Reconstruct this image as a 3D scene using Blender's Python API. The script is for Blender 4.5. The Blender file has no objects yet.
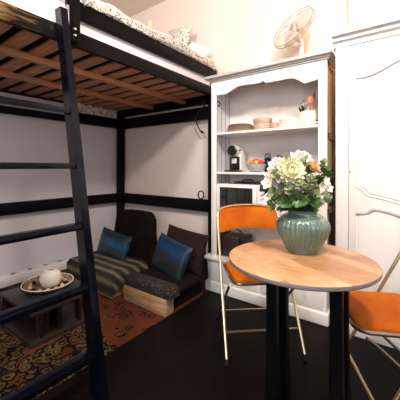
import bpy, bmesh, math, random
from mathutils import Vector, Matrix, noise
C = bpy.context.scene.collection
random.seed(7)
PI = math.pi
cos, sin = math.cos, math.sin

# ------------------------------------------------------------ materials
def new_mat(name):
    m = bpy.data.materials.new(name); m.use_nodes = True
    nt = m.node_tree
    return m, nt, nt.nodes['Principled BSDF']

def mat(name, col, rough=.5, metal=0, var=.06, scale=12, bump=0, bscale=60, coat=0, stretch=None, spec=.5, trans=0):
    m, nt, b = new_mat(name)
    N = nt.nodes; L = nt.links
    tc = N.new('ShaderNodeTexCoord'); mp = N.new('ShaderNodeMapping')
    L.new(tc.outputs['Object'], mp.inputs['Vector'])
    if stretch: mp.inputs['Scale'].default_value = stretch
    nz = N.new('ShaderNodeTexNoise'); nz.inputs['Scale'].default_value = scale; nz.inputs['Detail'].default_value = 4
    L.new(mp.outputs[0], nz.inputs['Vector'])
    cr = N.new('ShaderNodeValToRGB')
    lo = [max(0, c*(1-var)) for c in col]; hi = [min(1, c*(1+var)) for c in col]
    cr.color_ramp.elements[0].position = .3; cr.color_ramp.elements[1].position = .7
    cr.color_ramp.elements[0].color = (*lo, 1); cr.color_ramp.elements[1].color = (*hi, 1)
    L.new(nz.outputs['Fac'], cr.inputs['Fac']); L.new(cr.outputs['Color'], b.inputs['Base Color'])
    b.inputs['Roughness'].default_value = rough; b.inputs['Metallic'].default_value = metal
    b.inputs['Coat Weight'].default_value = coat; b.inputs['Specular IOR Level'].default_value = spec
    if trans: b.inputs['Transmission Weight'].default_value = trans
    if bump:
        n2 = N.new('ShaderNodeTexNoise'); n2.inputs['Scale'].default_value = bscale; n2.inputs['Detail'].default_value = 3
        L.new(mp.outputs[0], n2.inputs['Vector'])
        bp = N.new('ShaderNodeBump'); bp.inputs['Strength'].default_value = bump; bp.inputs['Distance'].default_value = .01
        L.new(n2.outputs['Fac'], bp.inputs['Height']); L.new(bp.outputs[0], b.inputs['Normal'])
    return m

def ramp(nt, stops, interp='LINEAR'):
    cr = nt.nodes.new('ShaderNodeValToRGB'); r = cr.color_ramp; r.interpolation = interp
    r.elements[0].position, r.elements[0].color = stops[0][0], (*stops[0][1], 1)
    r.elements[1].position, r.elements[1].color = stops[-1][0], (*stops[-1][1], 1)
    for p, c in stops[1:-1]:
        e = r.elements.new(p); e.color = (*c, 1)
    return cr

def speckle(name, base, dots, scale=60, thr=.5, rough=.9):
    m, nt, b = new_mat(name); N = nt.nodes; L = nt.links
    tc = N.new('ShaderNodeTexCoord')
    nz = N.new('ShaderNodeTexNoise'); nz.inputs['Scale'].default_value = scale; nz.inputs['Detail'].default_value = 2
    L.new(tc.outputs['Object'], nz.inputs['Vector'])
    cr = ramp(nt, [(0, dots), (thr-.03, dots), (thr+.03, base), (1, base)])
    L.new(nz.outputs['Fac'], cr.inputs['Fac']); L.new(cr.outputs[0], b.inputs['Base Color'])
    b.inputs['Roughness'].default_value = rough
    return m

def stripes(name, cols, expr, freq, rough=.8, distort=.1, bump=0, blur='LINEAR'):
    """bands along a direction vector in object space"""
    m, nt, b = new_mat(name); N = nt.nodes; L = nt.links
    tc = N.new('ShaderNodeTexCoord')
    nz = N.new('ShaderNodeTexNoise'); nz.inputs['Scale'].default_value = 9
    L.new(tc.outputs['Object'], nz.inputs['Vector'])
    dt = N.new('ShaderNodeVectorMath'); dt.operation = 'DOT_PRODUCT'; dt.inputs[1].default_value = expr
    L.new(tc.outputs['Object'], dt.inputs[0])
    ma = N.new('ShaderNodeMath'); ma.operation = 'MULTIPLY_ADD'; ma.inputs[1].default_value = distort
    L.new(nz.outputs['Fac'], ma.inputs[0])
    mf = N.new('ShaderNodeMath'); mf.operation = 'MULTIPLY'; mf.inputs[1].default_value = freq
    L.new(dt.outputs['Value'], mf.inputs[0]); L.new(mf.outputs[0], ma.inputs[2])
    fr = N.new('ShaderNodeMath'); fr.operation = 'FRACT'; L.new(ma.outputs[0], fr.inputs[0])
    n = len(cols)
    cr = ramp(nt, [(i/(n-1), c) for i, c in enumerate(cols)], blur)
    L.new(fr.outputs[0], cr.inputs['Fac']); L.new(cr.outputs[0], b.inputs['Base Color'])
    b.inputs['Roughness'].default_value = rough
    if bump:
        n2 = N.new('ShaderNodeTexNoise'); n2.inputs['Scale'].default_value = 120
        L.new(tc.outputs['Object'], n2.inputs['Vector'])
        bp = N.new('ShaderNodeBump'); bp.inputs['Strength'].default_value = bump; bp.inputs['Distance'].default_value = .02
        L.new(n2.outputs['Fac'], bp.inputs['Height']); L.new(bp.outputs[0], b.inputs['Normal'])
    return m

def wood(name, c1, c2, rough=.5, stretch=(1, 12, 12), scale=6):
    m, nt, b = new_mat(name); N = nt.nodes; L = nt.links
    tc = N.new('ShaderNodeTexCoord'); mp = N.new('ShaderNodeMapping'); mp.inputs['Scale'].default_value = stretch
    L.new(tc.outputs['Object'], mp.inputs['Vector'])
    nz = N.new('ShaderNodeTexNoise'); nz.inputs['Scale'].default_value = scale; nz.inputs['Detail'].default_value = 6; nz.inputs['Distortion'].default_value = .6
    L.new(mp.outputs[0], nz.inputs['Vector'])
    cr = ramp(nt, [(.3, c1), (.7, c2)])
    L.new(nz.outputs['Fac'], cr.inputs['Fac']); L.new(cr.outputs[0], b.inputs['Base Color'])
    b.inputs['Roughness'].default_value = rough
    return m

def table_wood():
    m, nt, b = new_mat('inlaid_wood'); N = nt.nodes; L = nt.links
    tc = N.new('ShaderNodeTexCoord'); mp = N.new('ShaderNodeMapping'); mp.inputs['Rotation'].default_value = (0, 0, .5)
    L.new(tc.outputs['Object'], mp.inputs['Vector'])
    br = N.new('ShaderNodeTexBrick'); br.inputs['Scale'].default_value = 1
    br.inputs['Brick Width'].default_value = .16; br.inputs['Row Height'].default_value = .055
    br.inputs['Mortar Size'].default_value = .0006; br.inputs['Bias'].default_value = 0
    br.inputs['Color1'].default_value = (.36, .175, .075, 1); br.inputs['Color2'].default_value = (.62, .36, .19, 1)
    br.inputs['Mortar'].default_value = (.34, .16, .075, 1)
    L.new(mp.outputs[0], br.inputs['Vector'])
    m2 = N.new('ShaderNodeMapping'); m2.inputs['Scale'].default_value = (4, 30, 10); m2.inputs['Rotation'].default_value = (0, 0, .5)
    L.new(tc.outputs['Object'], m2.inputs['Vector'])
    nz = N.new('ShaderNodeTexNoise'); nz.inputs['Scale'].default_value = 2.5; nz.inputs['Detail'].default_value = 6
    L.new(m2.outputs[0], nz.inputs['Vector'])
    cr = ramp(nt, [(.25, (.62, .56, .52)), (.6, (1, 1, 1))])
    L.new(nz.outputs['Fac'], cr.inputs['Fac'])
    mx = N.new('ShaderNodeMix'); mx.data_type = 'RGBA'; mx.blend_type = 'MULTIPLY'; mx.inputs[0].default_value = .8
    L.new(br.outputs['Color'], mx.inputs[6]); L.new(cr.outputs[0], mx.inputs[7])
    L.new(mx.outputs[2], b.inputs['Base Color']); b.inputs['Roughness'].default_value = .38
    return m

def rug_mat():
    m, nt, b = new_mat('oriental_pile'); N = nt.nodes; L = nt.links
    tc0 = N.new('ShaderNodeTexCoord')
    dn = N.new('ShaderNodeTexNoise'); dn.inputs['Scale'].default_value = 14; dn.inputs['Detail'].default_value = 3
    L.new(tc0.outputs['Object'], dn.inputs['Vector'])
    ds = N.new('ShaderNodeVectorMath'); ds.operation = 'MULTIPLY_ADD'; ds.inputs[1].default_value = (.07, .07, .07)
    L.new(dn.outputs['Color'], ds.inputs[0]); L.new(tc0.outputs['Object'], ds.inputs[2])
    class tc: outputs = {'Object': ds.outputs[0]}
    def vor(scale, feat='F1', dist='EUCLIDEAN'):
        v = N.new('ShaderNodeTexVoronoi'); v.inputs['Scale'].default_value = scale; v.feature = feat; v.distance = dist
        L.new(tc.outputs['Object'], v.inputs['Vector']); return v
    nz = N.new('ShaderNodeTexNoise'); nz.inputs['Scale'].default_value = 30; nz.inputs['Detail'].default_value = 3
    L.new(tc.outputs['Object'], nz.inputs['Vector'])
    base = ramp(nt, [(.0, (.062, .018, .010)), (.5, (.088, .026, .012)), (1, (.055, .017, .010))])
    L.new(nz.outputs['Fac'], base.inputs['Fac'])
    # flower rosettes: rings round cell centres
    v1 = vor(10.0); r1 = ramp(nt, [(0, (.0, 0, 0)), (.10, (1, 1, 1)), (.2, (0, 0, 0)), (.32, (1, 1, 1)), (.40, (0, 0, 0)), (1, (0, 0, 0))], 'CONSTANT')
    L.new(v1.outputs['Distance'], r1.inputs['Fac'])
    mx1 = N.new('ShaderNodeMix'); mx1.data_type = 'RGBA'
    L.new(r1.outputs[0], mx1.inputs[0]); L.new(base.outputs[0], mx1.inputs[6]); mx1.inputs[7].default_value = (.008,.007,.009,1)
    # small leaves
    v2 = vor(26, 'F1', 'MANHATTAN'); r2 = ramp(nt, [(0, (1, 1, 1)), (.26, (0, 0, 0)), (1, (0, 0, 0))], 'CONSTANT')
    L.new(v2.outputs['Distance'], r2.inputs['Fac'])
    mx2 = N.new('ShaderNodeMix'); mx2.data_type = 'RGBA'
    L.new(r2.outputs[0], mx2.inputs[0]); L.new(mx1.outputs[2], mx2.inputs[6]); mx2.inputs[7].default_value = (.10, .058, .028, 1)
    # border field: gold + dark in the inner side (object x below -0.0), by coordinates
    sx = N.new('ShaderNodeSeparateXYZ'); L.new(tc.outputs['Object'], sx.inputs[0])
    v3 = vor(17); r3 = ramp(nt, [(0, (.13, .078, .027)), (.22, (.007,.007,.009)), (.34, (.10, .06, .024)), (.5, (.010,.008,.008)), (.7, (.09, .035, .018)), (1, (.012,.009,.008))], 'CONSTANT')
    L.new(v3.outputs['Distance'], r3.inputs['Fac'])
    lt = N.new('ShaderNodeMath'); lt.operation = 'LESS_THAN'; lt.inputs[1].default_value = -.02
    ad = N.new('ShaderNodeMath'); ad.operation = 'SUBTRACT'
    ml = N.new('ShaderNodeMath'); ml.operation = 'MULTIPLY'; ml.inputs[1].default_value = .0
    L.new(sx.outputs['X'], ml.inputs[0]); L.new(sx.outputs['Y'], ad.inputs[0]); L.new(ml.outputs[0], ad.inputs[1]); L.new(ad.outputs[0], lt.inputs[0])
    mx3 = N.new('ShaderNodeMix'); mx3.data_type = 'RGBA'
    L.new(lt.outputs[0], mx3.inputs[0]); L.new(mx2.outputs[2], mx3.inputs[6]); L.new(r3.outputs[0], mx3.inputs[7])
    L.new(mx3.outputs[2], b.inputs['Base Color']); b.inputs['Roughness'].default_value = .95; b.inputs['Specular IOR Level'].default_value = .05
    return m

M = {}
M['wall'] = mat('warm_white_wall', (.80, .695, .64), .75, var=.02, scale=3, bump=.08, bscale=40)
M['wall_niche'] = mat('cool_white_wall', (.70, .665, .69), .75, var=.04, scale=2, bump=.1, bscale=30)
M['ceil'] = mat('ceiling_paint', (.80, .72, .64), .8, var=.02)
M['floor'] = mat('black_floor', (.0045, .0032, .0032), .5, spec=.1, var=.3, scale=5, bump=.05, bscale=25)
M['white'] = mat('white_paint', (.86, .84, .81), .4, var=.02, scale=6)
M['cream'] = mat('cream_white_paint', (.84, .815, .78), .38, var=.02, scale=5)
M['patina'] = mat('grey_patina_paint', (.50, .47, .45), .6, var=.25, scale=14, stretch=(1, 6, 6))
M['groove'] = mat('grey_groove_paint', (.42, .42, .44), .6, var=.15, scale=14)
M['greyback'] = mat('grey_back_panel', (.86, .79, .76), .6, var=.08, scale=5)
M['planks'] = stripes('blue_grey_planks', [(.40, .41, .47), (.74, .74, .78), (.72, .72, .76), (.74, .74, .78), (.32, .33, .38)], (0, 1, 0), 14, .6, .02)
M['oldwood'] = wood('unpainted_side_wood', (.34, .24, .14), (.52, .38, .22), .6, (8, 8, 1))
M['black'] = mat('glossy_black_paint', (.006, .005, .005), .22, var=.4, scale=10, bump=.02, bscale=30, spec=.04)
M['ladder'] = mat('blue_black_gloss_paint', (.0014, .0022, .0055), .13, var=.3, scale=8, bump=.02, bscale=20, spec=.2)
M['blackmatte'] = mat('black_paint', (.004, .004, .0045), .5, var=.3, bump=.03, spec=.1)
def brown_end_rail():  # black paint turning streaky golden brown towards the near end
    m, nt, b = new_mat('black_paint_golden_brown_end'); N = nt.nodes; L = nt.links
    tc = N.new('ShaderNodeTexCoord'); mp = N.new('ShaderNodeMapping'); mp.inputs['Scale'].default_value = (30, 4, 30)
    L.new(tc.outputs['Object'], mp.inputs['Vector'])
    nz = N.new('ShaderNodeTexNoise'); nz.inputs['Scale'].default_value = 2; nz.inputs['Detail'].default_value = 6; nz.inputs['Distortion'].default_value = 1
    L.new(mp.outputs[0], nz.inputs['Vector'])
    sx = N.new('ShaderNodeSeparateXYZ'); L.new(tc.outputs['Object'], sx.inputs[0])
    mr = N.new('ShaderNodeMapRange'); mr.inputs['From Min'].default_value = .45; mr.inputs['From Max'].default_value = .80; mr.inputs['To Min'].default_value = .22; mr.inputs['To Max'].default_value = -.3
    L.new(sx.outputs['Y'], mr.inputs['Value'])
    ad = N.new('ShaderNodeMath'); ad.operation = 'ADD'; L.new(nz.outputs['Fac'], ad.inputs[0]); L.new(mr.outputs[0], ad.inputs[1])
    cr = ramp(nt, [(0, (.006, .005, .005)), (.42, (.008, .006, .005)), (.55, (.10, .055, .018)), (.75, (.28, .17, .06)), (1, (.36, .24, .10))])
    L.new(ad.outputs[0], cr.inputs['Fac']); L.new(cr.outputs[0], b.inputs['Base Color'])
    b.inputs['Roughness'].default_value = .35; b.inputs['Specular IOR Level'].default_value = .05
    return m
M['brownrail'] = brown_end_rail()
M['slat'] = wood('pine_slats', (.36, .145, .065), (.60, .28, .13), .55, (1, 10, 10), 5)
M['slat2'] = wood('pine_beam', (.42, .18, .075), (.62, .30, .14), .5, (10, 1, 10), 5)
M['gap_shade_sheet'] = mat('black_gap_shade', (.008, .009, .008), .95, spec=.1)
M['sheet'] = mat('white_sheet', (.80, .80, .84), .85, var=.03, bump=.3, bscale=14)
M['duvet'] = speckle('speckled_duvet_cloth', (.74, .70, .62), (.10, .10, .09), 85, .44)
M['orange'] = wood('orange_velvet', (.36, .055, .0004), (.47, .135, .001), .6, (1, 1, 1), 5)
M['orange'].node_tree.nodes['Principled BSDF'].inputs['Specular IOR Level'].default_value = .1
M['brass'] = mat('brass_tube', (.72, .60, .38), .28, 1, var=.05)
M['dull'] = mat('dull_metal', (.30, .25, .22), .35, 1, var=.1)
M['chrome'] = mat('steel', (.75, .75, .78), .22, 1, var=.03)
M['rubber'] = mat('black_rubber', (.015, .015, .015), .7)
M['tabletop'] = table_wood()
M['edge'] = mat('grey_table_edge', (.16, .14, .15), .45, var=.1)
M['celadon'] = mat('celadon_glaze', (.10, .165, .135), .16, var=.22, scale=16, coat=.6)
M['leaf'] = mat('green_leaf', (.055, .13, .035), .45, var=.5, scale=30)
M['euca'] = mat('grey_green_leaf', (.21, .27, .12), .6, var=.35, scale=30)
M['stem'] = mat('green_stem', (.10, .16, .05), .6)
M['petal_cream'] = mat('cream_petal', (.88, .87, .62), .6, var=.08, scale=20)
M['petal_white'] = mat('white_petal', (.88, .86, .80), .6, var=.05, scale=20)
M['petal_pink'] = mat('blush_petal', (.86, .74, .66), .6, var=.08, scale=20)
M['petal_peach'] = mat('peach_petal', (.84, .48, .26), .6, var=.1, scale=20)
M['yellow'] = mat('yellow_heart', (.75, .55, .1), .6)
M['brownfab'] = mat('brown_fabric', (.0085, .0055, .005), .95, spec=.08, var=.25, scale=20, bump=.4, bscale=90)
M['brownfab2'] = mat('chocolate_velvet', (.018, .008, .006), .8, spec=.15, var=.25, scale=12, bump=.3, bscale=30)
M['blue'] = stripes('blue_striped_satin', [(0.0020, 0.0100, 0.0175), (0.0030, 0.0350, 0.0850), (0.0050, 0.0550, 0.1300), (0.0030, 0.0300, 0.0700), (0.0015, 0.0125, 0.0150), (0.0050, 0.0225, 0.0250), (0.0020, 0.0100, 0.0175)], (0, 0, 1), 5.5, .35, .25)
M['blue2'] = stripes('blue_green_striped_satin', [(0.0030, 0.0100, 0.0200), (0.0015, 0.0150, 0.0450), (0.0015, 0.0375, 0.1000), (0.0015, 0.0200, 0.0600), (0.0020, 0.0400, 0.1050), (0.0020, 0.0150, 0.0300), (0.0030, 0.0175, 0.0175), (0.0040, 0.0125, 0.0070), (0.0040, 0.0100, 0.0060)], (0, 0, 1), 2.75, .4, .12)
M['fur'] = stripes('striped_faux_fur', [(.010, .006, .004), (.014, .009, .006), (.05,.035,.02), (.19, .145, .085), (.12, .11, .045), (.025, .017, .010), (.010, .006, .004)], (0, 1, .75), 10.5, .95, .35, .8)
M['fringe'] = speckle('speckled_throw', (.010, .007, .006), (.30, .24, .20), 120, .33)
M['basewood'] = wood('bare_wood_base', (.22, .12, .05), (.55, .36, .19), .6, (1, 6, 12), 5)
M['darkwood'] = mat('dark_lacquer', (.010, .008, .007), .3, var=.3, scale=10, coat=.2)
M['greylac'] = mat('grey_lacquer', (.028, .021, .018), .35, var=.12, scale=6)
M['rug'] = rug_mat()
M['wicker'] = speckle('patterned_tray', (.34, .22, .12), (.05, .03, .02), 70, .5, .6)
M['porcelain'] = mat('off_white_porcelain', (.80, .74, .66), .3, var=.03)
M['stone'] = mat('beige_stoneware', (.52, .40, .30), .5, var=.1)
M['stone2'] = mat('tan_stoneware', (.45, .32, .20), .5, var=.1)
M['stone3'] = mat('taupe_stoneware', (.40, .31, .25), .5, var=.1)
M['plwhite'] = mat('white_plastic', (.82, .82, .83), .3, var=.02)
M['plblack'] = mat('black_plastic', (.010, .010, .011), .25, var=.2)
M['darkglass'] = mat('dark_glass', (.012, .016, .014), .08, var=.3, spec=.8)
M['label'] = mat('pale_label', (.70, .72, .75), .4)
M['greybowl'] = mat('grey_enamel', (.34, .34, .37), .35)
M['pot'] = mat('black_enamel', (.02, .014, .016), .25)
M['red'] = mat('red_fruit', (.60, .03, .03), .4); M['yel'] = mat('yellow_fruit', (.75, .42, .03), .4)
M['org'] = mat('orange_fruit', (.75, .20, .02), .4); M['grn'] = mat('green_fruit', (.15, .25, .03), .4)
M['spoon'] = wood('beech_spoon', (.42, .16, .05), (.58, .26, .10), .5)
M['beige'] = mat('beige_wood', (.62, .44, .28), .6)
M['fan'] = mat('white_fan_plastic', (.62, .57, .52), .35)
M['fanrim'] = mat('grey_beige_rim', (.36, .31, .27), .4)
M['fanblade'] = mat('translucent_blade', (.72, .64, .57), .4, trans=.3)
M['socket'] = mat('grey_socket', (.18, .18, .19), .5)
M['glass'] = mat('window_glass', (.9, .9, .9), .02, var=0, trans=1)

# ------------------------------------------------------------ mesh helpers
def setprops(o, label=None, cat=None, group=None, kind=None):
    if label: o['label'] = label
    if cat: o['category'] = cat
    if group: o['group'] = group
    if kind: o['kind'] = kind
    return o

def thing(name, label, cat, loc=(0, 0, 0), rz=0, group=None):
    o = bpy.data.objects.new(name, None); C.objects.link(o); o.empty_display_size = .05
    o.location = loc; o.rotation_euler = (0, 0, rz)
    return setprops(o, label, cat, group)

class MB:
    def __init__(s): s.bm = bmesh.new()
    def box(s, x0, x1, y0, y1, z0, z1, bev=0, seg=2):
        r = bmesh.ops.create_cube(s.bm, size=1)
        vs = r['verts']
        for v in vs:
            v.co = Vector(((x0+x1)/2+v.co.x*(x1-x0), (y0+y1)/2+v.co.y*(y1-y0), (z0+z1)/2+v.co.z*(z1-z0)))
        if bev:
            es = list({e for v in vs for e in v.link_edges})
            bmesh.ops.bevel(s.bm, geom=es, offset=bev, segments=seg, affect='EDGES', profile=.5)
        return s
    def obox(s, a, b, u, w, h, bev=0):
        """box from a to b (axis), u = width direction, w width, h height"""
        a = Vector(a); b = Vector(b); d = b-a; L = d.length; d.normalize()
        u = Vector(u); u = (u-d*u.dot(d)).normalized(); t = d.cross(u)
        r = bmesh.ops.create_cube(s.bm, size=1)
        m = (a+b)/2; vs = r['verts']
        for v in vs:
            v.co = m+d*(v.co.x*L)+u*(v.co.y*w)+t*(v.co.z*h)
        if bev:
            es = list({e for v in vs for e in v.link_edges})
            bmesh.ops.bevel(s.bm, geom=es, offset=bev, segments=2, affect='EDGES')
        return s
    def tube(s, pts, r, n=10, closed=False, caps=True):
        pts = [Vector(p) for p in pts]; K = len(pts)
        rs = r if isinstance(r, (list, tuple)) else [r]*K
        rings = []; ref = None
        for i in range(K):
            if closed: t = pts[(i+1) % K]-pts[i-1]
            else: t = pts[min(i+1, K-1)]-pts[max(i-1, 0)]
            t.normalize()
            if ref is None:
                ref = Vector((0, 0, 1)) if abs(t.z) < .9 else Vector((1, 0, 0))
            u = (ref-t*ref.dot(t))
            if u.length < 1e-4: u = t.orthogonal()
            u.normalize(); ref = u; w = t.cross(u)
            rings.append([s.bm.verts.new(pts[i]+(u*cos(2*PI*k/n)+w*sin(2*PI*k/n))*rs[i]) for k in range(n)])
        for i in range(K if closed else K-1):
            A, B = rings[i], rings[(i+1) % K]
            for k in range(n):
                s.bm.faces.new((A[k], A[(k+1) % n], B[(k+1) % n], B[k]))
        if caps and not closed:
            s.bm.faces.new(rings[0][::-1]); s.bm.faces.new(rings[-1])
        return s
    def lathe(s, prof, c=(0, 0, 0), n=32, mod=None, rot=None):
        """profile of (r,z) turned about z"""
        c = Vector(c); rings = []
        for (r, z) in prof:
            if r < 1e-5:
                p = Vector((0, 0, z)); p = rot @ p if rot else p
                rings.append([s.bm.verts.new(c+p)])
            else:
                ring = []
                for k in range(n):
                    a = 2*PI*k/n; rr = r*(mod(a, z) if mod else 1)
                    p = Vector((rr*cos(a), rr*sin(a), z)); p = rot @ p if rot else p
                    ring.append(s.bm.verts.new(c+p))
                rings.append(ring)
        for A, B in zip(rings, rings[1:]):
            for k in range(n):
                if len(A) == 1 and len(B) == 1: continue
                if len(A) == 1: s.bm.faces.new((A[0], B[k], B[(k+1) % n]))
                elif len(B) == 1: s.bm.faces.new((A[k], A[(k+1) % n], B[0]))
                else: s.bm.faces.new((A[k], A[(k+1) % n], B[(k+1) % n], B[k]))
        return s
    def ell(s, c, r, seg=16, rings=10, rot=None):
        m = Matrix.Translation(c) @ (rot.to_4x4() if rot else Matrix.Identity(4)) @ Matrix.Diagonal((*r, 1))
        bmesh.ops.create_uvsphere(s.bm, u_segments=seg, v_segments=rings, radius=1, matrix=m)
        return s
    def prism(s, poly, y0, y1, axis='Y'):
        """poly of (a,b) extruded along an axis"""
        def P(a, b, t):
            return {'Y': (a, t, b), 'X': (t, a, b), 'Z': (a, b, t)}[axis]
        A = [s.bm.verts.new(P(a, b, y0)) for a, b in poly]; B = [s.bm.verts.new(P(a, b, y1)) for a, b in poly]
        s.bm.faces.new(A); s.bm.faces.new(B[::-1]); n = len(poly)
        for i in range(n): s.bm.faces.new((A[i], B[i], B[(i+1) % n], A[(i+1) % n]))
        return s
    def grid(s, f, nu, nv, wrapu=False):
        V = [[s.bm.verts.new(f(i/(nu if wrapu else nu-1), j/(nv-1))) for j in range(nv)] for i in range(nu)]
        for i in range(nu if wrapu else nu-1):
            for j in range(nv-1):
                a = V[i]; b = V[(i+1) % nu]
                s.bm.faces.new((a[j], b[j], b[j+1], a[j+1]))
        return s
    def xf(s, mtx):
        bmesh.ops.transform(s.bm, matrix=mtx, verts=s.bm.verts); return s
    def build(s, name, m, parent=None, smooth=True, ang=35):
        bmesh.ops.remove_doubles(s.bm, verts=s.bm.verts, dist=1e-6)
        bmesh.ops.recalc_face_normals(s.bm, faces=s.bm.faces)
        if smooth:
            for f in s.bm.faces: f.smooth = True
            for e in s.bm.edges:
                if len(e.link_faces) == 2 and e.calc_face_angle(0) > math.radians(ang): e.smooth = False
        me = bpy.data.meshes.new(name); s.bm.to_mesh(me); s.bm.free()
        me.materials.append(m if not isinstance(m, str) else M[m])
        o = bpy.data.objects.new(name, me); C.objects.link(o)
        if parent: o.parent = parent
        return o

def catmull(pts, n=8, closed=False):
    pts = [Vector(p) for p in pts]; K = len(pts); out = []
    for i in range(K if closed else K-1):
        if closed: p0, p1, p2, p3 = pts[i-1], pts[i], pts[(i+1) % K], pts[(i+2) % K]
        else: p0, p1, p2, p3 = pts[max(i-1, 0)], pts[i], pts[i+1], pts[min(i+2, K-1)]
        for k in range(n):
            t = k/n
            out.append(.5*((2*p1)+(p2-p0)*t+(2*p0-5*p1+4*p2-p3)*t*t+(3*p1-p0-3*p2+p3)*t**3))
    if not closed: out.append(pts[-1])
    return out

def struct(mb, name, m, smooth=False):
    return setprops(mb.build(name, m, None, smooth), kind='structure')

def reorigin(o, p):
    """move a mesh object's origin to p, keeping its place"""
    p = Vector(p); o.data.transform(Matrix.Translation(-p)); o.location = p; return o

# ------------------------------------------------------------ room
XL, YB, XR, YF, ZC = -3.06, 2.42, 1.75, -1.7, 3.0
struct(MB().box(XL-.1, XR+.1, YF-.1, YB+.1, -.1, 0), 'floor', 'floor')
struct(MB().box(XL-.1, XR+.1, YF-.1, YB+.1, ZC, ZC+.1), 'ceiling', 'ceil')
struct(MB().box(XL, XR, YB, YB+.1, 0, ZC), 'wall_back', 'wall')
struct(MB().box(XL-.1, XL, YF, YB+.1, 0, ZC), 'wall_left', 'wall_niche')
struct(MB().box(XR, XR+.1, YF, YB+.1, 0, ZC), 'wall_right', 'wall')
# front wall (behind the camera) with a window opening
wx0, wx1, wz0, wz1 = -.9, 1.1, .9, 2.5
w = MB().box(XL, wx0, YF-.1, YF, 0, ZC).box(wx1, XR, YF-.1, YF, 0, ZC).box(wx0, wx1, YF-.1, YF, 0, wz0).box(wx0, wx1, YF-.1, YF, wz1, ZC)
struct(w, 'wall_front', 'wall')
wf = MB().box(wx0, wx0+.05, YF-.08, YF-.03, wz0, wz1).box(wx1-.05, wx1, YF-.08, YF-.03, wz0, wz1).box(wx0, wx1, YF-.08, YF-.03, wz0, wz0+.05).box(wx0, wx1, YF-.08, YF-.03, wz1-.05, wz1).box(.075, .125, YF-.08, YF-.03, wz0, wz1)
struct(wf, 'window_1', 'white')
# low white plinth along the left wall
struct(MB().box(XL, -2.92, YF, 1.9, 0, .05, .005), 'baseboard_left', 'cream')
# wall projection above the wardrobe with its thin moulding
struct(MB().box(-.335, XR, 2.25, YB, 0, ZC), 'wall_alcove', 'cream')
mo = MB(); mo.prism([(2.25, 2.165), (2.232, 2.17), (2.226, 2.185), (2.236, 2.197), (2.25, 2.20)], -.335, XR, 'X')
struct(mo, 'trim_1', 'cream')

# ------------------------------------------------------------ loft bed
bed = thing('loft_bed', 'black loft bed with wooden slats raised high on black posts', 'bed', (-2.3, 1.4, 0))
def bp(mb, name, m, label=None):
    o = mb.build(name, m, None); o.parent = bed; o.matrix_parent_inverse = Matrix.Translation((2.3, -1.4, 0))
    if label: o['label'] = label
    return o
BY0 = .28
bp(MB().box(-1.575, -1.545, BY0, 2.37, 1.775, 1.865, .004), 'side_rail', 'brownrail')
bp(MB().box(-3.04, -3.01, BY0, 2.40, 1.775, 1.865, .004), 'side_rail', 'blackmatte')
bp(MB().box(-2.955, -1.603, 2.36, 2.395, 1.72, 1.86, .004), 'end_rail', 'blackmatte')
bp(MB().box(-3.04, -1.575, BY0-.035, BY0, 1.72, 1.86, .004), 'end_rail', 'blackmatte')
bp(MB().box(-2.955, -1.603, 2.36, 2.395, 1.565, 1.692, .004), 'brace_rail', 'blackmatte')
bp(MB().box(-3.01, -2.98, BY0, 2.32, 1.572, 1.692, .004), 'brace_rail', 'blackmatte')
bp(MB().box(-2.955, -1.603, 2.36, 2.395, .625, .748, .004), 'brace_rail', 'blackmatte')
bp(MB().box(-3.01, -2.98, BY0, 2.32, .635, .748, .004), 'brace_rail', 'blackmatte')
bp(MB().box(-3.03, -2.955, 2.325, 2.40, 0, 1.775, .005), 'post', 'blackmatte')
bp(MB().box(-1.603, -1.533, 2.325, 2.40, 0, 1.775, .005), 'post', 'blackmatte')
bp(MB().box(-3.03, -2.955, BY0-.11, BY0-.035, 0, 2.3, .005), 'post', 'blackmatte')
bp(MB().box(-1.62, -1.545, BY0-.11, BY0-.035, 0, 2.5, .005), 'post', 'blackmatte')
bp(MB().box(-1.545, -1.50, .842, .905, 1.785, 2.6, .004), 'guard_post', 'black')
gr = bp(MB().box(-1.57, -1.545, .85, 2.405, 1.945, 2.045, .004), 'guard_rail', 'black')
for z in (1.815, 1.85):
    b = MB().lathe([(0, .006), (.006, .005), (.009, 0), (0, 0)], (0, 0, 0), 12, rot=Matrix.Rotation(PI/2, 3, 'Y'))
    b.xf(Matrix.Translation((-1.50, .872, z))); bp(b, 'bolt', 'chrome', 'round steel bolt head')
for k in range(14):
    y = .42+k*.1425
    s = MB().box(-3.01, -1.575, y-.044, y+.044, 1.79, 1.808, .003)
    o = bp(s, 'slat', 'slat')
for x in (-1.93, -2.41):
    bp(MB().box(x-.022, x+.022, BY0, 2.36, 1.75, 1.79, .003), 'support_beam', 'slat2', 'long pine beam under the slats')

# mattress
mt = thing('mattress', 'white mattress lying on the slats of the loft bed', 'mattress', (-2.3, 1.4, 1.808))
mm = MB().box(-.70, .72, -1.06, .95, .012, .215, .035, 3).build('mattress_body', 'sheet', mt)
MB().box(-.71, .725, -1.08, .95, 0, .0115).build('gap_shade_sheet', 'gap_shade_sheet', mt)  # added black sheet that paints in the shade between the slats

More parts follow.
